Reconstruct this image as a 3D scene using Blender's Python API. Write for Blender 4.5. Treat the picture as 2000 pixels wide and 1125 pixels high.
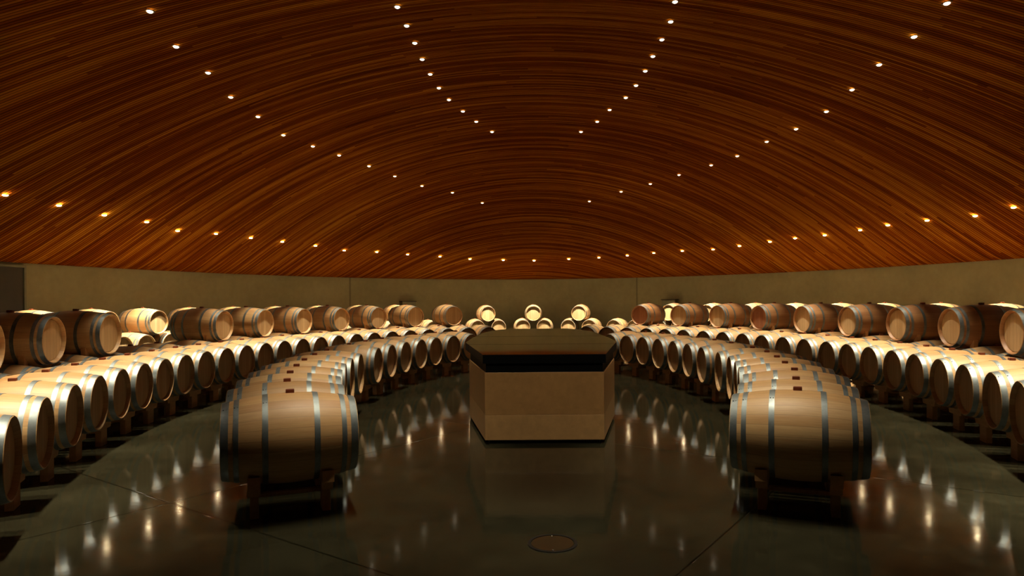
import bpy, bmesh, math, random
from mathutils import Vector, Matrix
PI = math.pi
random.seed(7)
for o in list(bpy.data.objects):
    bpy.data.objects.remove(o)
sc = bpy.context.scene
C = sc.collection

# ------------------------------------------------------------------ camera
cam_d = bpy.data.cameras.new('camera')
cam = bpy.data.objects.new('camera', cam_d); C.objects.link(cam)
cam.location = (-0.11, 0.0, 1.6)
cam.rotation_euler = (PI/2, 0.0065, 0)
cam_d.sensor_width = 36.0
cam_d.lens = 36.0*1300/2000
cam_d.shift_x = -36/2000
cam_d.shift_y = 24.5/2000
cam_d.clip_start = 0.05; cam_d.clip_end = 200
sc.camera = cam

# ------------------------------------------------------------------ exposure, world
sc.view_settings.view_transform = 'Standard'
sc.view_settings.look = 'None'
sc.view_settings.gamma = 1
sc.view_settings.use_curve_mapping = False
sc.view_settings.exposure = 1.5
world = bpy.data.worlds.new('world'); sc.world = world; world.use_nodes = True
world.node_tree.nodes['Background'].inputs[0].default_value = (0, 0, 0, 1)
world.node_tree.nodes['Background'].inputs[1].default_value = 0

LAMP_COL = (1.0, 0.88, 0.65)
# power (W), half angle, blend for each of the ceiling rows and the added table spots
ROW = {'low': (480, 35, 1.0), 'mid': (330, 18, 0.7), 'high': (118, 17, 0.8), 'table': (80, 14, 0.8)}
GLOW = 3.0

YC = 10.3
AW, BW, HW = 11.25, 17.0, 2.47          # wall ellipse and height
DH, DP = 3.6, 1.2                       # vault rise and profile

# ------------------------------------------------------------------ helpers
def new_mat(name):
    m = bpy.data.materials.new(name); m.use_nodes = True
    nt = m.node_tree; b = nt.nodes['Principled BSDF']
    return m, nt, b
def N(nt, typ, **kw):
    n = nt.nodes.new(typ)
    for k, v in kw.items(): setattr(n, k, v)
    return n
def val(nt, op, a, b=None, c=None):
    n = nt.nodes.new('ShaderNodeMath'); n.operation = op
    for i, q in enumerate((a, b, c)):
        if q is None: continue
        if isinstance(q, (int, float)): n.inputs[i].default_value = q
        else: nt.links.new(q, n.inputs[i])
    return n.outputs[0]
def mix(nt, f, a, b, blend='MIX'):
    n = nt.nodes.new('ShaderNodeMix'); n.data_type = 'RGBA'; n.blend_type = blend
    for i, q in ((0, f), (6, a), (7, b)):
        if isinstance(q, (int, float)): n.inputs[i].default_value = q
        elif isinstance(q, tuple): n.inputs[i].default_value = (*q, 1)
        else: nt.links.new(q, n.inputs[i])
    return n.outputs[2]
def ramp(nt, f, stops):
    n = nt.nodes.new('ShaderNodeValToRGB')
    while len(n.color_ramp.elements) < len(stops): n.color_ramp.elements.new(0.5)
    for e, (p, c) in zip(n.color_ramp.elements, stops):
        e.position = p; e.color = (*c, 1) if isinstance(c, tuple) else (c, c, c, 1)
    nt.links.new(f, n.inputs[0]); return n.outputs[0]
def noise(nt, vec, scale, detail=4, rough=0.55):
    n = nt.nodes.new('ShaderNodeTexNoise')
    n.inputs['Scale'].default_value = scale; n.inputs['Detail'].default_value = detail
    n.inputs['Roughness'].default_value = rough
    if vec is not None: nt.links.new(vec, n.inputs['Vector'])
    return n.outputs['Fac']
def comb(nt, x, y, z):
    n = nt.nodes.new('ShaderNodeCombineXYZ')
    for i, q in enumerate((x, y, z)):
        if isinstance(q, (int, float)): n.inputs[i].default_value = q
        else: nt.links.new(q, n.inputs[i])
    return n.outputs[0]
def sep(nt, v):
    n = nt.nodes.new('ShaderNodeSeparateXYZ'); nt.links.new(v, n.inputs[0]); return n.outputs
def bump(nt, b, h, strength, dist=0.01):
    n = nt.nodes.new('ShaderNodeBump'); n.inputs['Strength'].default_value = strength
    n.inputs['Distance'].default_value = dist
    nt.links.new(h, n.inputs['Height']); nt.links.new(n.outputs[0], b.inputs['Normal'])
def white(nt, v):
    n = nt.nodes.new('ShaderNodeTexWhiteNoise'); n.noise_dimensions = '3D'
    nt.links.new(v, n.inputs['Vector']); return n.outputs['Value']

# ------------------------------------------------------------------ materials
def mat_oak(name, lo, hi, rough=0.5):
    """barrel staves: axis along X, staves around it"""
    m, nt, b = new_mat(name)
    tc = N(nt, 'ShaderNodeTexCoord'); oi = N(nt, 'ShaderNodeObjectInfo')
    x, y, z = sep(nt, tc.outputs['Object'])
    ang = val(nt, 'ARCTAN2', y, z)
    a = val(nt, 'MULTIPLY', ang, 26/(2*PI))
    idx = val(nt, 'FLOOR', a); fr = val(nt, 'FRACT', a)
    rnd = white(nt, comb(nt, idx, oi.outputs['Random'], 3.1))
    edge = val(nt, 'MINIMUM', fr, val(nt, 'SUBTRACT', 1.0, fr))
    line = ramp(nt, edge, [(0.0, 0.62), (0.035, 1.0)])
    shift = val(nt, 'MULTIPLY', rnd, 7.0)
    g = noise(nt, comb(nt, val(nt, 'MULTIPLY', x, 2.2), val(nt, 'ADD', val(nt, 'MULTIPLY', a, 2.5), shift), oi.outputs['Random']), 3.0, 6)
    fine = noise(nt, comb(nt, val(nt, 'MULTIPLY', x, 5.0), val(nt, 'MULTIPLY', a, 18.0), oi.outputs['Random']), 2.0, 3)
    f = val(nt, 'ADD', val(nt, 'MULTIPLY', g, 0.65), val(nt, 'MULTIPLY', rnd, 0.38))
    col = ramp(nt, f, [(0.15, lo), (0.85, hi)])
    tint = ramp(nt, oi.outputs['Random'], [(0.0, (0.90, 0.80, 0.68)), (0.35, (1.0, 0.97, 0.9)), (0.75, (1.0, 0.92, 0.82)), (1.0, (0.86, 0.80, 0.72))])
    col = mix(nt, 1.0, col, tint, 'MULTIPLY')
    col = mix(nt, 1.0, col, line, 'MULTIPLY')
    col = mix(nt, 0.35, col, ramp(nt, fine, [(0.3, 0.72), (0.7, 1.0)]), 'MULTIPLY')
    nt.links.new(col, b.inputs['Base Color'])
    b.inputs['Roughness'].default_value = rough
    bump(nt, b, val(nt, 'ADD', line, val(nt, 'MULTIPLY', fine, 0.15)), 0.25, 0.003)
    return m
def mat_planks(name, lo, hi, w, rough=0.55):
    """barrel heads: planks running along Z, side by side along Y"""
    m, nt, b = new_mat(name)
    tc = N(nt, 'ShaderNodeTexCoord'); oi = N(nt, 'ShaderNodeObjectInfo')
    x, y, z = sep(nt, tc.outputs['Object'])
    a = val(nt, 'DIVIDE', val(nt, 'ADD', y, 1.0), w)
    idx = val(nt, 'FLOOR', a); fr = val(nt, 'FRACT', a)
    rnd = white(nt, comb(nt, idx, oi.outputs['Random'], 1.7))
    edge = val(nt, 'MINIMUM', fr, val(nt, 'SUBTRACT', 1.0, fr))
    line = ramp(nt, edge, [(0.0, 0.5), (0.04, 1.0)])
    g = noise(nt, comb(nt, val(nt, 'MULTIPLY', a, 3.0), val(nt, 'MULTIPLY', z, 2.5), val(nt, 'MULTIPLY', rnd, 9.0)), 2.5, 5)
    f = val(nt, 'ADD', val(nt, 'MULTIPLY', g, 0.6), val(nt, 'MULTIPLY', rnd, 0.4))
    col = ramp(nt, f, [(0.15, lo), (0.85, hi)])
    col = mix(nt, 1.0, col, line, 'MULTIPLY')
    nt.links.new(col, b.inputs['Base Color'])
    b.inputs['Roughness'].default_value = rough
    bump(nt, b, line, 0.2, 0.003)
    return m
def mat_block(name, lo, hi, rough=0.6):
    m, nt, b = new_mat(name)
    tc = N(nt, 'ShaderNodeTexCoord'); oi = N(nt, 'ShaderNodeObjectInfo')
    x, y, z = sep(nt, tc.outputs['Object'])
    g = noise(nt, comb(nt, val(nt, 'MULTIPLY', x, 14.0), val(nt, 'MULTIPLY', y, 2.0), val(nt, 'MULTIPLY', z, 9.0)), 3.0, 5)
    f = val(nt, 'ADD', val(nt, 'MULTIPLY', g, 0.7), val(nt, 'MULTIPLY', oi.outputs['Random'], 0.3))
    nt.links.new(ramp(nt, f, [(0.2, lo), (0.8, hi)]), b.inputs['Base Color'])
    b.inputs['Roughness'].default_value = rough
    return m
def mat_plain(name, col, rough=0.5, metal=0.0, var=0.0, scale=8.0):
    m, nt, b = new_mat(name)
    b.inputs['Roughness'].default_value = rough; b.inputs['Metallic'].default_value = metal
    tc = N(nt, 'ShaderNodeTexCoord')
    g = noise(nt, tc.outputs['Object'], scale, 4)
    d = tuple(c*(1-var) for c in col); e = tuple(min(1, c*(1+var)) for c in col)
    nt.links.new(ramp(nt, g, [(0.3, d), (0.7, e)]), b.inputs['Base Color'])
    return m
def mat_steel():
    m, nt, b = new_mat('galvanised_steel')
    tc = N(nt, 'ShaderNodeTexCoord'); oi = N(nt, 'ShaderNodeObjectInfo')
    v = N(nt, 'ShaderNodeVectorMath', operation='ADD'); nt.links.new(tc.outputs['Object'], v.inputs[0]); nt.links.new(oi.outputs['Random'], v.inputs[1])
    g = noise(nt, v.outputs[0], 9.0, 5, 0.65)
    nt.links.new(ramp(nt, g, [(0.3, (0.17, 0.195, 0.20)), (0.7, (0.30, 0.335, 0.34))]), b.inputs['Base Color'])
    nt.links.new(ramp(nt, g, [(0.3, 0.56), (0.7, 0.46)]), b.inputs['Roughness'])
    b.inputs['Metallic'].default_value = 0.9
    return m
def mat_slats():
    m, nt, b = new_mat('ceiling_wood_slats')
    tc = N(nt, 'ShaderNodeTexCoord')
    x, y, z = sep(nt, tc.outputs['Object'])
    K = 0.0055
    den = val(nt, 'MULTIPLY_ADD', val(nt, 'MULTIPLY', x, x), K, 1.0)
    c = val(nt, 'DIVIDE', val(nt, 'SUBTRACT', y, YC), den)
    W = 0.048
    a = val(nt, 'DIVIDE', val(nt, 'ADD', c, 40.0), W)
    idx = val(nt, 'FLOOR', a); fr = val(nt, 'FRACT', a)
    r0 = white(nt, comb(nt, idx, 0.3, 0.7))
    seg = val(nt, 'FLOOR', val(nt, 'ADD', val(nt, 'DIVIDE', x, 5.5), val(nt, 'MULTIPLY', r0, 5.0)))
    r1 = white(nt, comb(nt, idx, seg, 0.9))
    edge = val(nt, 'MINIMUM', fr, val(nt, 'SUBTRACT', 1.0, fr))
    line = ramp(nt, edge, [(0.0, 0.25), (0.10, 0.35), (0.17, 1.0)])
    streak = noise(nt, comb(nt, val(nt, 'MULTIPLY', x, 0.07), val(nt, 'MULTIPLY', c, 3.4), 0.0), 1.6, 7, 0.78)
    g = noise(nt, comb(nt, val(nt, 'MULTIPLY', x, 0.8), val(nt, 'MULTIPLY', a, 0.7), r1), 2.0, 4)
    f = val(nt, 'ADD', val(nt, 'ADD', val(nt, 'MULTIPLY', r1, 0.22), val(nt, 'MULTIPLY', streak, 0.78)), val(nt, 'MULTIPLY', g, 0.2))
    col = ramp(nt, f, [(0.34, (0.075, 0.013, 0.0015)), (0.56, (0.24, 0.054, 0.005)), (0.82, (0.55, 0.21, 0.020))])
    tone = noise(nt, tc.outputs['Object'], 0.16, 2)
    col = mix(nt, 1.0, col, ramp(nt, tone, [(0.35, (0.85, 0.80, 0.8)), (0.65, (1.15, 1.28, 1.2))]), 'MULTIPLY')
    col = mix(nt, 1.0, col, line, 'MULTIPLY')
    nt.links.new(col, b.inputs['Base Color'])
    b.inputs['Roughness'].default_value = 0.6
    b.inputs['Specular IOR Level'].default_value = 0.0
    bump(nt, b, line, 0.4, 0.01)
    return m
def mat_floor():
    m, nt, b = new_mat('polished_concrete')
    tc = N(nt, 'ShaderNodeTexCoord'); v = tc.outputs['Object']
    x, y, z = sep(nt, v)
    g1 = noise(nt, v, 0.9, 6, 0.6); g2 = noise(nt, v, 6.0, 6, 0.65); g3 = noise(nt, v, 60.0, 3)
    f = val(nt, 'ADD', val(nt, 'MULTIPLY', g1, 0.6), val(nt, 'MULTIPLY', g2, 0.4))
    col = ramp(nt, f, [(0.3, (0.013, 0.0115, 0.006)), (0.55, (0.026, 0.0235, 0.0125)), (0.75, (0.046, 0.041, 0.023))])
    # saw-cut control joints in a grid turned to the hall's axis
    ca, sa = 0.57, 0.82
    p = val(nt, 'ADD', val(nt, 'MULTIPLY', val(nt, 'ADD', x, 3.25), -sa), val(nt, 'MULTIPLY', val(nt, 'SUBTRACT', y, 4.98), ca))
    q = val(nt, 'ADD', val(nt, 'MULTIPLY', val(nt, 'ADD', x, 3.56), ca), val(nt, 'MULTIPLY', val(nt, 'SUBTRACT', y, 5.71), sa))
    def groove(w):
        d = val(nt, 'ABSOLUTE', val(nt, 'SUBTRACT', val(nt, 'FRACT', val(nt, 'ADD', val(nt, 'DIVIDE', w, 3.9), 0.5)), 0.5))
        return ramp(nt, val(nt, 'MULTIPLY', d, 3.9), [(0.0, 0.0), (0.005, 0.0), (0.009, 1.0)])
    gr = val(nt, 'MULTIPLY', groove(p), groove(q))
    col = mix(nt, 1.0, col, ramp(nt, gr, [(0, 0.3), (1, 1.0)]), 'MULTIPLY')
    nt.links.new(col, b.inputs['Base Color'])
    nt.links.new(ramp(nt, val(nt, 'ADD', val(nt, 'MULTIPLY', g1, 0.5), val(nt, 'MULTIPLY', g2, 0.5)), [(0.35, 0.06), (0.7, 0.12)]), b.inputs['Roughness'])
    b.inputs['IOR'].default_value = 1.29
    h = val(nt, 'ADD', val(nt, 'MULTIPLY', noise(nt, v, 2.6, 3), 0.9), val(nt, 'MULTIPLY', g2, 0.12))
    h = val(nt, 'ADD', h, val(nt, 'MULTIPLY', gr, 0.5))
    bump(nt, b, h, 0.10, 0.010)
    return m
def mat_wall():
    m, nt, b = new_mat('plastered_concrete')
    tc = N(nt, 'ShaderNodeTexCoord'); v = tc.outputs['Object']
    g = noise(nt, v, 0.8, 6, 0.6); g2 = noise(nt, v, 7.0, 5)
    f = val(nt, 'ADD', val(nt, 'MULTIPLY', g, 0.7), val(nt, 'MULTIPLY', g2, 0.3))
    col = ramp(nt, f, [(0.3, (0.27, 0.26, 0.135)), (0.7, (0.39, 0.37, 0.205))])
    uv = N(nt, 'ShaderNodeUVMap', uv_map='arc'); u = sep(nt, uv.outputs[0])[0]
    d = val(nt, 'ABSOLUTE', val(nt, 'SUBTRACT', val(nt, 'FRACT', val(nt, 'ADD', u, 0.5)), 0.5))
    ln = ramp(nt, d, [(0.0, 0.45), (0.0012, 0.45), (0.0022, 1.0)])
    nt.links.new(mix(nt, 1.0, col, ln, 'MULTIPLY'), b.inputs['Base Color'])
    b.inputs['Roughness'].default_value = 0.8
    bump(nt, b, val(nt, 'ADD', g2, ln), 0.15, 0.01)
    return m
def mat_emit(name, col, s):
    m = bpy.data.materials.new(name); m.use_nodes = True; nt = m.node_tree
    nt.nodes.remove(nt.nodes['Principled BSDF'])
    e = nt.nodes.new('ShaderNodeEmission'); e.inputs[0].default_value = (*col, 1); e.inputs[1].default_value = s
    nt.links.new(e.outputs[0], nt.nodes['Material Output'].inputs[0])
    m.cycles.emission_sampling = 'FRONT'
    return m
M = {}
M['oak'] = mat_oak('oak_staves', (0.43, 0.225, 0.080), (0.67, 0.455, 0.225))
M['oak_shaded'] = mat_oak('shaded_oak_staves', (0.29, 0.125, 0.045), (0.46, 0.245, 0.10))  # same oak with the dim light of the right upper barrels put into its colour
M['head'] = mat_planks('oak_head_boards', (0.44, 0.265, 0.11), (0.67, 0.475, 0.245), 0.075)
M['head_red'] = mat_planks('wine_stained_head_boards', (0.26, 0.085, 0.035), (0.42, 0.17, 0.07), 0.075)
M['bung'] = mat_plain('bung_wood', (0.22, 0.055, 0.022), 0.5, 0, 0.2)
M['steel'] = mat_steel()
M['stand'] = mat_block('pine_stand', (0.42, 0.20, 0.065), (0.66, 0.38, 0.16))
M['slats'] = mat_slats(); M['floor'] = mat_floor(); M['wall'] = mat_wall()
M['stone'] = mat_plain('beige_stone', (0.38, 0.20, 0.070), 0.35, 0, 0.10, 14)
M['stone_low'] = mat_plain('beige_stone_lower', (0.46, 0.26, 0.10), 0.35, 0, 0.10, 14)
M['glass_top'] = mat_plain('dark_glass_top', (0.012, 0.012, 0.010), 0.045, 0, 0.1); M['glass_top'].node_tree.nodes['Principled BSDF'].inputs['IOR'].default_value = 1.9
M['black'] = mat_plain('black_gloss', (0.006, 0.006, 0.007), 0.12, 0, 0.1)
M['edge'] = mat_plain('smoked_glass_edge', (0.003, 0.003, 0.003), 0.55, 0, 0.1); M['edge'].node_tree.nodes['Principled BSDF'].inputs['Specular IOR Level'].default_value = 0.06
M['plinth'] = mat_plain('black_plinth', (0.01, 0.01, 0.01), 0.6, 0, 0.1)
M['trim'] = mat_plain('lamp_trim_metal', (0.07, 0.05, 0.035), 0.5, 0.3, 0.1)
M['lens'] = mat_emit('lamp_lens', (1.0, 0.84, 0.58), GLOW)
M['lens_low'] = mat_emit('lamp_lens_low_row', (1.0, 0.80, 0.45), GLOW*9)
M['door'] = mat_plain('dark_door_paint', (0.045, 0.042, 0.028), 0.5, 0, 0.15, 3)
M['box'] = mat_plain('grey_enamel', (0.22, 0.23, 0.15), 0.45, 0.2, 0.1)
M['drain'] = mat_plain('bronze_cover', (0.055, 0.032, 0.012), 0.35, 0.5, 0.2, 30)
M['drain_rim'] = mat_plain('dark_steel_rim', (0.05, 0.045, 0.04), 0.4, 0.8, 0.1)
M['screw'] = mat_plain('bright_screw', (0.75, 0.75, 0.72), 0.2, 1.0, 0.05)

def finish(name, bm, mat, smooth=False):
    bmesh.ops.recalc_face_normals(bm, faces=bm.faces)
    me = bpy.data.meshes.new(name); bm.to_mesh(me); bm.free()
    me.materials.append(mat)
    if smooth:
        for p in me.polygons: p.use_smooth = True
        try: me.set_sharp_from_angle(angle=math.radians(40))
        except Exception: pass
    return me
def link(name, me, parent=None, loc=(0, 0, 0), rot=(0, 0, 0)):
    o = bpy.data.objects.new(name, me); C.objects.link(o)
    if parent: o.parent = parent
    o.location = loc; o.rotation_euler = rot
    return o
def root(name, loc, rz, label, cat, group=None):
    o = bpy.data.objects.new(name, None); C.objects.link(o)
    o.empty_display_size = 0.1
    o.location = loc; o.rotation_euler = (0, 0, rz)
    o['label'] = label; o['category'] = cat
    if group: o['group'] = group
    return o
def lathe_x(bm, prof, seg, closed=True):
    """prof: list of (x, r); revolve about X"""
    rings = []
    for x, r in prof:
        rings.append([bm.verts.new((x, r*math.sin(2*PI*i/seg), r*math.cos(2*PI*i/seg))) for i in range(seg)])
    n = len(rings)
    for k in range(n if closed else n-1):
        A, B = rings[k], rings[(k+1) % n]
        for i in range(seg):
            bm.faces.new((A[i], A[(i+1) % seg], B[(i+1) % seg], B[i]))
def box(bm, c, s):
    r = bmesh.ops.create_cube(bm, size=1.0)
    for v in r['verts']: v.co = Vector((c[0]+v.co.x*s[0], c[1]+v.co.y*s[1], c[2]+v.co.z*s[2]))
    return r['verts']
def bevel(bm, w, seg=2):
    bmesh.ops.bevel(bm, geom=list(bm.edges), offset=w, segments=seg, affect='EDGES', profile=0.6)
def prism(bm, pts, z0, z1):
    lo = [bm.verts.new((x, y, z0)) for x, y in pts]; hi = [bm.verts.new((x, y, z1)) for x, y in pts]
    n = len(pts)
    for i in range(n): bm.faces.new((lo[i], lo[(i+1) % n], hi[(i+1) % n], hi[i]))
    bm.faces.new(hi); bm.faces.new(lo[::-1])

# ------------------------------------------------------------------ setting
def wall_h(x, y):
    r2 = (x/AW)**2+((y-YC)/BW)**2
    return HW+DH*max(0.0, 1-r2)**DP
bm = bmesh.new(); box(bm, (0, YC, -0.1), (2*AW+2, 2*BW+2, 0.2))
o = link('floor', finish('floor', bm, M['floor'])); o['kind'] = 'structure'

def wall_part(name, t0, t1, n=96):
    bm = bmesh.new(); uvl = bm.loops.layers.uv.new('arc')
    cols = []
    for i in range(n+1):
        t = t0+(t1-t0)*i/n
        s, c = math.sin(t), math.cos(t)
        q = []
        for k, z in ((0, 0), (0, HW+0.02), (0.35, HW+0.02), (0.35, 0)):
            q.append(bm.verts.new(((AW+k)*s, YC+(BW+k)*c, z)))
        cols.append((t, q))
    for (ta, A), (tb, B) in zip(cols, cols[1:]):
        for k in range(4):
            f = bm.faces.new((A[k], A[(k+1) % 4], B[(k+1) % 4], B[k]))
            for l in f.loops:
                t = ta if l.vert in A else tb
                l[uvl].uv = ((t+0.6295)/1.0, 0)   # expansion joints, one per radian of the curve
    o = link(name, finish(name, bm, M['wall'], True)); o['kind'] = 'structure'
wall_part('wall_back', -PI/2, PI/2); wall_part('wall_front', PI/2, 3*PI/2)

bm = bmesh.new(); NR, NT = 60, 160; prev = None; shell = []
for layer, off in ((0, 0.0), (1, 0.25)):
    rings = []
    for k in range(NR+1):
        rr = k/NR
        if k == 0: rings.append([bm.verts.new((0, YC, HW+DH+off))]); continue
        rings.append([bm.verts.new((AW*rr*math.sin(2*PI*i/NT), YC+BW*rr*math.cos(2*PI*i/NT),
                      HW+DH*max(0, 1-rr*rr)**DP+off)) for i in range(NT)])
    for i in range(NT): bm.faces.new((rings[0][0], rings[1][i], rings[1][(i+1) % NT]))
    for k in range(1, NR):
        for i in range(NT): bm.faces.new((rings[k][i], rings[k+1][i], rings[k+1][(i+1) % NT], rings[k][(i+1) % NT]))
    shell.append(rings[NR])
for i in range(NT): bm.faces.new((shell[0][i], shell[0][(i+1) % NT], shell[1][(i+1) % NT], shell[1][i]))
me = finish('ceiling', bm, M['slats'], True)
o = link('ceiling', me); o['kind'] = 'structure'

# dark door let into the wall at the far left
def wall_pt(t, inset=0.0):
    n = Vector((math.sin(t)/AW, math.cos(t)/BW)).normalized()
    return Vector((AW*math.sin(t)-n.x*inset, YC+BW*math.cos(t)-n.y*inset)), n
td = -1.3845
p, n = wall_pt(td, 0.02)
door = bpy.data.objects.new('door_1', None); C.objects.link(door); door['kind'] = 'structure'
door.location = (p.x, p.y, 0); door.rotation_euler = (0, 0, math.atan2(n.y, n.x)+PI/2)
bm = bmesh.new(); box(bm, (0, 0, 1.185), (1.50, 0.06, 2.37)); bevel(bm, 0.004, 1)
link('door_leaf', finish('door_leaf', bm, M['door']), door)
bm = bmesh.new()
for sx in (-1, 1): box(bm, (sx*0.78, 0.0, 1.20), (0.05, 0.10, 2.40))
box(bm, (0, 0.0, 2.395), (1.61, 0.10, 0.05)); bevel(bm, 0.003, 1)
link('door_frame', finish('door_frame', bm, M['box']), door)
bm = bmesh.new(); box(bm, (0.62, -0.07, 1.05), (0.03, 0.03, 0.30)); box(bm, (0.62, -0.045, 0.93), (0.02, 0.05, 0.02)); box(bm, (0.62, -0.045, 1.17), (0.02, 0.05, 0.02))
link('door_handle', finish('door_handle', bm, M['steel']), door)

# ------------------------------------------------------------------ ceiling lights
A_ROW = [(-9.07,11.37),(-8.99,12.55),(-8.89,13.73),(-8.68,14.88),(-8.57,15.98),(-8.15,17.04),(-7.72,18.14),(-7.25,19.18),(-6.66,20.31),(-6.08,21.37),(-5.24,22.27),(-4.37,23.14),(-3.35,23.91),(-2.33,24.56),(-1.12,24.96),(0.04,25.11),(1.33,24.87),(2.42,24.47),(3.38,23.92),(4.21,23.25),(5.04,22.51),(5.86,21.71),(6.44,20.82),(7.02,19.78),(7.43,18.93),(7.87,18.02),(8.27,16.89),(8.5,16.01),(8.81,14.95),(9.13,13.81),(9.2,12.81)]
B_L = [(-1.55,20.19),(-2.34,19.21),(-3.09,18.41),(-3.64,17.43),(-4.08,16.46),(-4.52,15.42),(-4.85,14.57),(-5.14,13.61),(-5.2,12.49),(-5.23,11.42),(-5.11,10.37),(-5.05,9.32),(-4.81,8.26)]
B_R = [(1.69,20.09),(2.52,19.15),(3.21,18.31),(3.79,17.37),(4.35,16.35),(4.72,15.47),(5,14.33),(5.24,13.35),(5.36,12.25),(5.31,11.17),(5.21,10.11),(5.13,9.05)]
C_L = [(-0.99,15.71),(-1.31,15.07),(-1.55,14.45),(-1.77,13.78),(-1.89,13.15),(-1.96,12.47),(-2,11.79),(-2.01,11.1),(-2.02,10.42),(-2.03,9.74)]
C_R = [(1.11,15.72),(1.43,15.09),(1.63,14.4),(1.88,13.7),(1.99,13.06),(2.05,12.36),(2.07,11.7),(2.09,11),(2.09,10.31),(2.01,9.63)]
# the rows run on over the viewer's head, out of the frame
B_L += [(-4.72,7.3),(-4.45,6.3),(-4.1,5.3),(-3.6,4.4)]
B_R += [(4.95,8.05),(4.75,7.05),(4.45,6.05),(4.1,5.1),(3.6,4.2)]
C_L += [(-1.1,4.75),(-0.78,4.15),(-2.0,9.1),(-1.98,8.45),(-1.94,7.95),(-1.86,7.5),(-1.74,6.8),(-1.58,6.1),(-1.38,5.4)]
C_R += [(1.1,4.65),(0.78,4.05),(1.98,8.97),(1.96,8.4),(1.93,7.9),(1.86,7.4),(1.74,6.7),(1.58,6.0),(1.38,5.3)]
A_LX = [(-9.05,10.2),(-9.0,9.0),(-8.8,7.8)]
A_RX = [(9.25,11.7),(9.22,10.5),(9.15,9.3),(8.95,8.1)]
bm = bmesh.new(); prof = [(0.0, 0.047), (0.0, 0.06), (-0.004, 0.06), (-0.007, 0.049)]
lathe_x(bm, prof, 20); me_ring = finish('trim_ring', bm, M['trim'], True)
bm = bmesh.new(); R0 = 0.043; rg = []
for k in range(5):
    a = PI/2*k/5
    rg.append([bm.verts.new((0.0-0.022*math.sin(a), R0*math.cos(a)*math.sin(2*PI*i/16), R0*math.cos(a)*math.cos(2*PI*i/16))) for i in range(16)])
tp = bm.verts.new((-0.022, 0, 0))
for k in range(4):
    for i in range(16): bm.faces.new((rg[k][i], rg[k][(i+1) % 16], rg[k+1][(i+1) % 16], rg[k+1][i]))
for i in range(16): bm.faces.new((rg[4][i], rg[4][(i+1) % 16], tp))
me_lens = finish('lens', bm, M['lens'], True); me_lens_low = me_lens.copy(); me_lens_low.materials.clear(); me_lens_low.materials.append(M['lens_low'])
lamp_data = {}
for k, (w, ha, bl) in ROW.items():
    L = bpy.data.lights.new('lamp_'+k, 'SPOT'); L.energy = w; L.color = LAMP_COL
    L.spot_size = math.radians(2*ha); L.spot_blend = bl; L.shadow_soft_size = 0.03
    lamp_data[k] = L
ORD = ['', 'first', 'second', 'third', 'fourth', 'fifth', 'sixth', 'seventh', 'eighth', 'ninth', 'tenth', 'eleventh', 'twelfth',
       'thirteenth', 'fourteenth', 'fifteenth', 'sixteenth', 'seventeenth', 'eighteenth', 'nineteenth', 'twentieth']
def ordinal(i):
    if i <= 20: return ORD[i]
    return ('twenty-' if i < 30 else 'thirty-') + ORD[i % 10] if i % 10 else ('thirtieth' if i == 30 else 'fortieth')
def ceiling_light(x, y, row, label, group, k=1.0):
    z = wall_h(x, y)-0.012
    r = root('ceiling_light', (x, y, z), 0, label, 'ceiling light', group)
    link('trim_ring', me_ring, r, (0, 0, 0), (0, -PI/2, 0)).rotation_euler = (0, -PI/2, 0)
    # lathes revolve about X; turn -X to point down
    for c in r.children: c.rotation_euler = (0, -PI/2, 0)
    l = link('lens', me_lens_low if row == 'low' else me_lens, r, (0, 0, -0.004), (0, -PI/2, 0))
    if row != 'low': l.scale = (1.0, 0.86, 0.86)
    lo = bpy.data.objects.new('lamp', lamp_data[row]); C.objects.link(lo); lo.parent = r
    lo.location = (0, 0, -0.06)
    if row == 'low':     # the lamps by the wall are tipped a little towards it
        n = Vector((x/AW**2, (y-YC)/BW**2)).normalized()
        lo.rotation_euler = Vector((n.x*0.10, n.y*0.10, -1)).to_track_quat('-Z', 'Y').to_euler()
    if row == 'table':
        lo.rotation_euler = Vector((0.04-x, 7.4-y, 0.35-z)).to_track_quat('-Z', 'Y').to_euler()
lows = list(A_ROW)
for i, (x, y) in enumerate(A_ROW):
    ceiling_light(x, y, 'low', 'small round downlight in the lowest ceiling row, %s from its left end' % ordinal(i+1), 'lights in the lowest ceiling row')
for side, L in (('left', A_LX), ('right', A_RX)):
    for i, (x, y) in enumerate(L):
        ceiling_light(x, y, 'low', 'small round downlight low over the %s wall beside the viewer, %s towards the viewer' % (side, ordinal(i+1)), 'lights in the lowest ceiling row')
for side, L in (('left', B_L), ('right', B_R)):
    for i, (x, y) in enumerate(L):
        ceiling_light(x, y, 'mid', 'small round downlight in the %s middle ceiling row, %s from its far lower end' % (side, ordinal(i+1)), 'lights in the middle ceiling rows')
for side, L in (('left', C_L), ('right', C_R)):
    for i, (x, y) in enumerate(L):
        ceiling_light(x, y, 'high', 'small round downlight in the %s upper inner ceiling row, %s from its far end' % (side, ordinal(i+1)), 'lights in the upper ceiling rows')

for x, nm in ((-0.55, 'left'), (0.6, 'right')):  # unseen spots added to brighten the stone front of the table
    r = ceiling_light(x, 2.6, 'table', 'small round added spotlight, unseen over the viewer, aimed at the table, the %s one' % nm, 'added spotlights aimed at the table')

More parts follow.
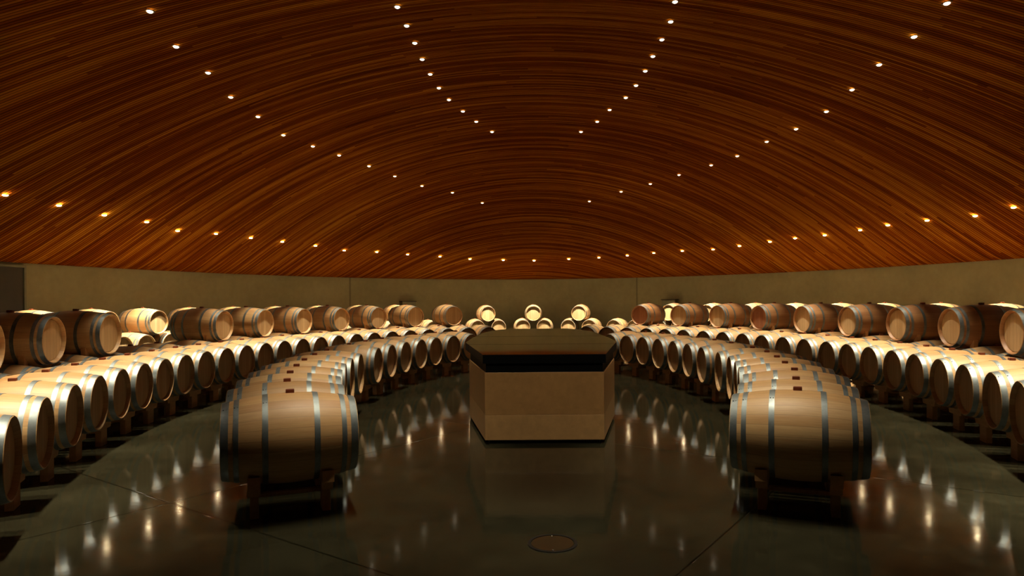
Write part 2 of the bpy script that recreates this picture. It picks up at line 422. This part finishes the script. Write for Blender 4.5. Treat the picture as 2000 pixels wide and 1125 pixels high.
# ------------------------------------------------------------------ barrels
RB, RE, HL = 0.338, 0.278, 0.475        # bilge radius, end radius, half length
def brad(x): return RB-(RB-RE)*(abs(x)/HL)**1.9
def barrel_meshes():
    D = {}
    bm = bmesh.new(); SEG = 52
    xs = [-HL+2*HL*i/22 for i in range(23)]
    prof = [(x, brad(x)) for x in xs]
    prof += [(HL, RE-0.008), (HL-0.030, RE-0.026), (HL-0.055, RE-0.030), (-HL+0.055, RE-0.030), (-HL+0.030, RE-0.026), (-HL, RE-0.008)]
    lathe_x(bm, prof, SEG); D['oak'] = finish('staves', bm, M['oak'], True)
    D['oak_shaded'] = D['oak'].copy(); D['oak_shaded'].materials.clear(); D['oak_shaded'].materials.append(M['oak_shaded'])
    bm = bmesh.new()
    lathe_x(bm, [(-0.011, 0.0001), (-0.011, RE-0.0285), (0.0, RE-0.0285), (0.009, RE-0.036), (0.011, 0.0001)], 40, True)
    D['head'] = finish('head', bm, M['head'], True)
    D['head_red'] = D['head'].copy(); D['head_red'].materials.clear(); D['head_red'].materials.append(M['head_red'])
    for nm, xc, w in (('end', 0.446, 0.050), ('quarter', 0.372, 0.036), ('bilge', 0.178, 0.040)):
        bm = bmesh.new()
        a, b_ = xc-w/2, xc+w/2
        inn = [(x, brad(x)-0.001) for x in (a, xc, b_)]
        out = [(x, brad(x)+0.0035) for x in (b_, xc, a)]
        lathe_x(bm, inn+out, SEG)
        # rivet and overlap seam of the hoop
        for dz in (-0.010, 0.010):
            r = bmesh.ops.create_uvsphere(bm, u_segments=6, v_segments=4, radius=0.005)
            for v in r['verts']: v.co += Vector((xc+dz, math.sin(0.5)*(brad(xc)+0.003), math.cos(0.5)*(brad(xc)+0.003)))
        D['hoop_'+nm] = finish('hoop', bm, M['steel'], True)
    bm = bmesh.new()
    box(bm, (0, 0, 0.008), (0.062, 0.05, 0.036)); bevel(bm, 0.006, 2)
    D['bung'] = finish('bung', bm, M['bung'], False)
    return D
BM = barrel_meshes()
def make_barrel(oak='oak', head='head'):
    r = root('wine_barrel', (0, 0, 0), 0, 'x', 'barrel')
    link('staves', BM[oak], r, (0, 0, RB))
    for s in (1, -1):
        link('head', BM[head], r, (s*(HL-0.047), 0, RB), (0, 0, 0 if s > 0 else PI))
        for k in ('end', 'quarter', 'bilge'):
            link('hoop', BM['hoop_'+k], r, (0, 0, RB), (0, 0, 0 if s > 0 else PI))
    link('bung', BM['bung'], r, (0, 0, 2*RB))
    return r
protos = {}
def copy_thing(src):
    c = src.copy(); C.objects.link(c)
    for ch in list(src.children):
        d = ch.copy(); C.objects.link(d); d.parent = c
        for g in list(ch.children):
            e = g.copy(); C.objects.link(e); e.parent = d
    return c
def place_barrel(x, y, z, heading, label, group, kind=('oak', 'head')):
    """heading: direction of the barrel's +X end"""
    if kind not in protos:
        protos[kind] = r = make_barrel(*kind)
    else: r = copy_thing(protos[kind])
    r.location = (x, y, z); r.rotation_euler = (0, 0, heading)
    r['label'] = label; r['group'] = group
    return r

# stands: two posts with hollowed cradle blocks, tied by a low stretcher
Z0 = 0.235
SX = 0.255
def stand_meshes():
    r = brad(SX)+0.0005; zc = Z0+RB
    bm = bmesh.new(); w = 0.085; n = 10; tmax = 0.218
    arc = [(-tmax+2*tmax*i/n) for i in range(n+1)]
    pts = [(t, zc-math.sqrt(r*r-t*t)) for t in arc]
    poly = [(-0.16, 0.185), (0.16, 0.185), (0.185, 0.262), (0.262, 0.262), (0.262, 0.348)] + pts[::-1] + [(-0.262, 0.348), (-0.262, 0.262), (-0.185, 0.262)]
    F = [bm.verts.new((w/2, t, z)) for t, z in poly]; B = [bm.verts.new((-w/2, t, z)) for t, z in poly]
    m = len(poly)
    for i in range(m): bm.faces.new((F[i], F[(i+1) % m], B[(i+1) % m], B[i]))
    bm.faces.new(F); bm.faces.new(B[::-1])
    bmesh.ops.triangulate(bm, faces=[f for f in bm.faces if len(f.verts) > 4])
    cradle = finish('cradle', bm, M['stand'])
    bm = bmesh.new(); box(bm, (0, 0, 0.0925), (0.062, 0.17, 0.185)); bevel(bm, 0.004, 1)
    post = finish('post', bm, M['stand'])
    bm = bmesh.new(); box(bm, (0, 0, 0.155), (2*SX-0.062, 0.05, 0.03)); bevel(bm, 0.003, 1)
    return cradle, post, finish('stretcher', bm, M['stand'])
SM = stand_meshes(); stand_proto = []
def place_stand(x, y, heading, label, group):
    if not stand_proto:
        r = root('barrel_stand', (0, 0, 0), 0, 'x', 'barrel stand')
        for s in (1, -1):
            link('cradle', SM[0], r, (s*SX, 0, 0)); link('post', SM[1], r, (s*SX, 0, 0))
        link('stretcher', SM[2], r)
        stand_proto.append(r)
    else: r = copy_thing(stand_proto[0])
    r.location = (x, y, 0); r.rotation_euler = (0, 0, heading); r['label'] = label; r['group'] = group

# curves the rows of barrels follow (right half; the left is its mirror)
class Ring:
    def __init__(s, a, b, Rf):
        s.a, s.b, s.R = a, b, Rf
        s.T = [i*0.001 for i in range(3200)]; s.S = [0.0]
        P = [s.at(t) for t in s.T]
        for p, q in zip(P, P[1:]): s.S.append(s.S[-1]+math.hypot(q[0]-p[0], q[1]-p[1]))
    def at(s, t):
        if t <= PI/2: return s.a*math.sin(t), YC+s.b*math.cos(t)
        d = (t-PI/2)*8.0
        return s.a-d*d/(2*s.R), YC-d
    def nrm(s, t):
        if t <= PI/2: v = (math.sin(t)/s.a, math.cos(t)/s.b)
        else: v = (1.0, -(t-PI/2)*8.0/s.R)
        l = math.hypot(*v); return v[0]/l, v[1]/l
    def place(s, arc, side):
        lo = 0; sg = 1 if arc >= 0 else -1; arc = abs(arc)
        for i, q in enumerate(s.S):
            if q >= arc: lo = i; break
        x, y = s.at(s.T[lo]); n = s.nrm(s.T[lo])
        x *= side*sg; nx = n[0]*side*sg
        return x, y, math.atan2(-n[1], -nx)       # +X end faces the middle of the hall
R1, R2, R3, R4 = Ring(3.04, 6.0, 11.2), Ring(5.55, 9.2, 11.8), Ring(6.55, 10.4, 12.6), Ring(10.15, 15.75, 16)
def relax(L, p):
    L = list(L)
    p0 = p
    for _ in range(400):
        for i in range(len(L)-1):
            d = L[i+1]-L[i]
            p = max(p0, 0.705) if L[i] < 3.5 else p0   # rows curve most at their far ends
            if d < p: L[i] -= (p-d)/2; L[i+1] += (p-d)/2
    return L

# inner row, single tier
near = {-1: [(-1.95,5.08,22),(-2.235,5.80,20),(-2.45,6.47,18),(-2.63,7.16,15.5),(-2.79,7.88,13),(-2.92,8.66,9),(-3.0,9.43,5)],
        1: [(1.905,5.03,22),(2.16,5.70,20),(2.44,6.44,18),(2.615,7.14,15.5),(2.80,7.87,13),(2.95,8.63,9),(3.02,9.40,5)]}
far = {-1: relax([2.25, 2.998, 3.77, 4.477, 5.259, 6.051, 6.879], 0.69), 1: relax([2.65, 3.36, 4.04, 4.79, 5.55, 6.32, 7.14], 0.69)}
for side, sn in ((-1, 'left'), (1, 'right')):
    seq = []
    for x, y, th in near[side]:
        a = math.radians(th); seq.append((x, y, math.atan2(math.sin(a), -side*math.cos(a))))
    for s in far[side][::-1]: seq.append(R1.place(s, side))
    for i, (x, y, h) in enumerate(seq):
        place_barrel(x, y, Z0, h, 'pale oak wine barrel on a stand, %s inner row, %s from the front' % (sn, ordinal(i+1)), 'barrels in the inner rows')
        place_stand(x, y, h, 'wooden stand under the %s barrel from the front, %s inner row' % (ordinal(i+1), sn), 'stands under the inner rows')

# second row, single tier
L2 = [1.65, 2.323,2.99,3.659,4.342,5.059,5.681,6.332,7.021,7.686,8.383,9.147,9.832,10.58,11.213,11.812,12.493,13.168,13.888,14.656,15.394,16.196,17.111,18.104]
R2L = [1.869,2.486,3.102,3.785,4.482,5.205,5.968,6.703,7.445,8.163,8.932,9.687,10.452,11.148,11.852,12.581,13.28,14.034,14.788,15.629,16.418,17.2]
for side, sn, L in ((-1, 'left', L2), (1, 'right', R2L)):
    L = relax(L, 0.685)[::-1]
    for i, s in enumerate(L):
        x, y, h = R2.place(s, side)
        place_barrel(x, y, Z0, h, 'brightly lit oak barrel on a stand, %s second row, %s from the front' % (sn, ordinal(i+1)), 'barrels in the second rows')
        place_stand(x, y, h, 'wooden stand under the %s barrel from the front, %s second row' % (ordinal(i+1), sn), 'stands under the second rows')

# wedges that keep upper barrels from rolling
PL = 0.345
UP = math.sqrt((2*RB)**2-PL**2)+0.007
def wedge_mesh():
    bm = bmesh.new(); xw = 0.03
    rr = brad(0.25)
    def zl(t): return Z0+RB+math.sqrt(rr*rr-(PL-t)**2)+0.001
    def zu(t): return Z0+RB+UP-math.sqrt(rr*rr-t*t)-0.001
    pts = [(0.185, zl(0.185)), (0.23, zl(0.23)), (0.275, zl(0.275)), (0.275, zu(0.275)), (0.23, zu(0.23)), (0.185, zu(0.185))]
    F = [bm.verts.new((xw, t, z-zl(0.23))) for t, z in pts]; B = [bm.verts.new((-xw, t, z-zl(0.23))) for t, z in pts]
    for i in range(6): bm.faces.new((F[i], F[(i+1) % 6], B[(i+1) % 6], B[i]))
    bm.faces.new(F); bm.faces.new(B[::-1])
    for v in bm.verts: v.co.y -= 0.23
    return finish('wooden_wedge', bm, M['stand']), zl(0.23)
WM, WZ = wedge_mesh()
def wedges(x, y, h, what, group):
    for sx in (1,):
        for st, nm in ((1, 'left'), (-1, 'right')):
            o = link('wooden_wedge', WM)
            rz = h if st > 0 else h+PI
            # the wedge mesh sits at y = +0.23 from the axis; turned half round for the other side
            off = Vector((0.25*sx, 0.23*st, 0)); off.rotate(Matrix.Rotation(h, 3, 'Z'))
            o.location = (x+off.x, y+off.y, WZ); o.rotation_euler = (0, 0, rz)
            o['label'] = 'wooden wedge, %s-hand side under %s' % ('right' if st > 0 else 'left', what)
            o['category'] = 'wedge'; o['group'] = group

# third row: pairs below, one barrel on every pair
L3 = relax([2.829,4.187,5.577,6.973,8.279,9.661,11.056,12.73,14.407,15.828,17.25], 1.383)
R3L = relax([3.678,5.102,6.528,8.021,9.561,11.036,12.521,13.959,15.511,16.95], 1.383)
for side, sn, L in ((-1, 'left', L3), (1, 'right', R3L)):
    ups = []; lows3 = []
    for i, s in enumerate(L):
        if not (side < 0 and i == 7): ups.append(s)
        lows3 += [s-PL, s+PL]
    for i, s in enumerate(sorted(lows3, reverse=True)):
        x, y, h = R3.place(s, side)
        place_barrel(x, y, Z0, h, 'lower oak barrel behind the second row, %s third row, %s from the front' % (sn, ordinal(i+1)), 'lower barrels in the third rows')
        place_stand(x, y, h, 'wooden stand under the %s lower barrel from the front, %s third row' % (ordinal(i+1), sn), 'stands under the third rows')
    for i, s in enumerate(sorted(ups, reverse=True)):
        x, y, h = R3.place(s, side)
        kind = ('oak', 'head') if side < 0 else ('oak_shaded', 'head')  # weaker light on the right side is carried by the stave colour
        if side > 0 and i in (6, 9): kind = ('oak_shaded', 'head_red')
        place_barrel(x, y, Z0+UP, h, ('%s oak barrel stacked on top, %s third row, %s from the front' % ('golden' if side < 0 else 'shade-toned reddish brown', sn, ordinal(i+1))), 'upper barrels in the third rows', kind)
        wedges(x, y, h, '%s top barrel from front, %s third row' % (ordinal(i+1), sn), 'wedges under the top barrels')

# outer row along the wall
PL4 = 0.43
UP4 = math.sqrt((2*RB)**2-PL4**2)+0.007
R4L = [1.865,5.627,7.208,8.856,10.399,12.009,13.484,15.181,16.794,18.3]
L4 = relax([1.865,5.5,7.008,8.606,10.261,11.822,13.351,14.78,16.191,17.7], 1.455)
R4L = relax(R4L, 1.455)
for side, sn, L in ((-1, 'left', L4), (1, 'right', R4L)):
    lw = []
    for s in L+[3.75]: lw += [s-0.380, s+0.380] if s > 3 and s != 3.75 else [s-PL4, s+PL4]
    lw = relax(sorted(lw), 0.682)
    if side > 0: lw = [-PL4, PL4]+lw
    for i, s in enumerate(sorted(lw)):
        x, y, h = R4.place(s, side)
        place_barrel(x, y, Z0, h, 'lower oak barrel by the wall, %s half of outer row, %s from the centre' % (sn, ordinal(i+1)), 'lower barrels in the outer row')
        place_stand(x, y, h, 'wooden stand under %s lower barrel from centre, %s half of outer row' % (ordinal(i+1), sn), 'stands under the outer row')
    for i, s in enumerate(L):
        x, y, h = R4.place(s, side)
        up = UP4 if s < 3 else math.sqrt((2*RB)**2-0.380**2)+0.007
        place_barrel(x, y, Z0+up, h, 'spotlit oak barrel stacked on top, %s half of outer row, %s from the centre' % (sn, ordinal(i+1)), 'upper barrels in the outer row')
x, y, h = R4.place(0.0, 1)
place_barrel(x, y, Z0+UP4, h, 'spotlit oak barrel stacked on two others at the very centre of the back wall', 'upper barrels in the outer row')

# ------------------------------------------------------------------ table
def table():
    t = root('tasting_table', (0.04, 10.6, 0), 0, 'long stone tasting table with a dark glass top in the middle of the hall', 'table')
    cy = 10.6
    plan = [(-0.665, 7.42), (0.665, 7.42), (0.985, 9.05), (1.03, 10.6), (1.0, 12.2), (0.88, 13.3), (0.62, 14.1),
            (-0.62, 14.1), (-0.88, 13.3), (-1.0, 12.2), (-1.03, 10.6), (-0.985, 9.05)]
    def off(d):
        out = []
        for x, y in plan:
            out.append((x+d*math.copysign(1, x), (y-cy)+d*math.copysign(1, y-cy)))
        return out
    def part(name, d, z0, z1, m, bv=0.006):
        bm = bmesh.new(); prism(bm, off(d), z0, z1); bevel(bm, bv, 2)
        return link(name, finish(name, bm, M[m]), t)
    part('plinth', -0.05, 0.0, 0.045, 'plinth', 0.003)
    part('lower_course', 0.0, 0.045, 0.325, 'stone_low', 0.004)['label'] = 'lighter lower stone course'
    part('upper_course', 0.0, 0.325, 0.80, 'stone', 0.004)
    part('black_band', -0.012, 0.80, 0.90, 'edge', 0.004)
    # glass top, three panes side by side with narrow gaps, a little wider at its shoulders
    top = [(-0.685, 7.40), (0.685, 7.40), (1.09, 9.6), (1.10, 10.6), (1.06, 12.2), (0.92, 13.4), (0.64, 14.2),
           (-0.64, 14.2), (-0.92, 13.4), (-1.06, 12.2), (-1.10, 10.6), (-1.09, 9.6)]
    part_t = []
    def xat(y):
        R = [(0.685, 7.40), (1.09, 9.6), (1.10, 10.6), (1.06, 12.2), (0.92, 13.4), (0.64, 14.2)]
        for (xa, ya), (xb, yb) in zip(R, R[1:]):
            if ya <= y <= yb: return xa+(xb-xa)*(y-ya)/(yb-ya)
    cuts = [(7.40, 9.14), (9.17, 11.13), (11.175, 14.2)]
    for ya, yb in cuts:
        ys = [ya]+[q for q in (9.6, 10.6, 12.2, 13.4) if ya < q < yb]+[yb]
        pts = [(-xat(q), q-cy) for q in ys][::-1]+[(xat(q), q-cy) for q in ys]
        bm = bmesh.new(); prism(bm, pts, 0.90, 1.0); bevel(bm, 0.004, 2)
        g = link('glass_pane', finish('glass_pane', bm, M['glass_top']), t)
        g.data.materials.append(M['edge'])
        for p in g.data.polygons:
            if p.normal.z < 0.5: p.material_index = 1
    return t
table()

# ------------------------------------------------------------------ floor drain
d = root('floor_drain', (0.025, 4.38, 0), 0, 'round bronze drain cover set in the floor in front of the table', 'drain')
bm = bmesh.new()
def ring_z(bm, prof, seg=40):
    rings = [[bm.verts.new((r*math.cos(2*PI*i/seg), r*math.sin(2*PI*i/seg), z)) for i in range(seg)] for r, z in prof]
    n = len(rings)
    for k in range(n):
        A, B = rings[k], rings[(k+1) % n]
        for i in range(seg): bm.faces.new((A[i], A[(i+1) % seg], B[(i+1) % seg], B[i]))
ring_z(bm, [(0.145, 0.0), (0.145, 0.006), (0.163, 0.006), (0.165, 0.0)])
link('rim', finish('rim', bm, M['drain_rim'], True), d)
bm = bmesh.new(); ring_z(bm, [(0.0001, 0.0), (0.0001, 0.0045), (0.138, 0.0045), (0.140, 0.0)])
link('cover', finish('cover', bm, M['drain'], True), d)
for sy in (-1, 1):
    bm = bmesh.new(); bmesh.ops.create_uvsphere(bm, u_segments=12, v_segments=8, radius=0.009)
    for v in bm.verts: v.co.z = v.co.z*0.5
    link('screw', finish('screw', bm, M['screw'], True), d, (0, sy*0.128, 0.0045))

# ------------------------------------------------------------------ boxes on the wall
def wall_box(t, w, h, zc, label):
    p, n = wall_pt(t, 0.04)
    r = root('utility_box', (p.x, p.y, zc-h/2), math.atan2(n.y, n.x)+PI/2, label, 'wall box', 'boxes on the back wall')
    r.rotation_euler[2] = math.atan2(n.y, n.x)-PI/2
    bm = bmesh.new(); box(bm, (0, -0.13, h/2), (w, 0.26, h)); bevel(bm, 0.01, 2)
    link('case', finish('case', bm, M['box']), r)
    bm = bmesh.new(); box(bm, (0, -0.14, h+0.012), (w+0.04, 0.30, 0.024)); bevel(bm, 0.004, 1)
    link('lid', finish('lid', bm, M['trim']), r)
wall_box(-0.451, 0.56, 0.30, 1.44, 'small grey box fixed to the back wall left of the centre barrels')
wall_box(0.488, 0.56, 0.30, 1.44, 'small grey box fixed to the back wall right of the centre barrels')
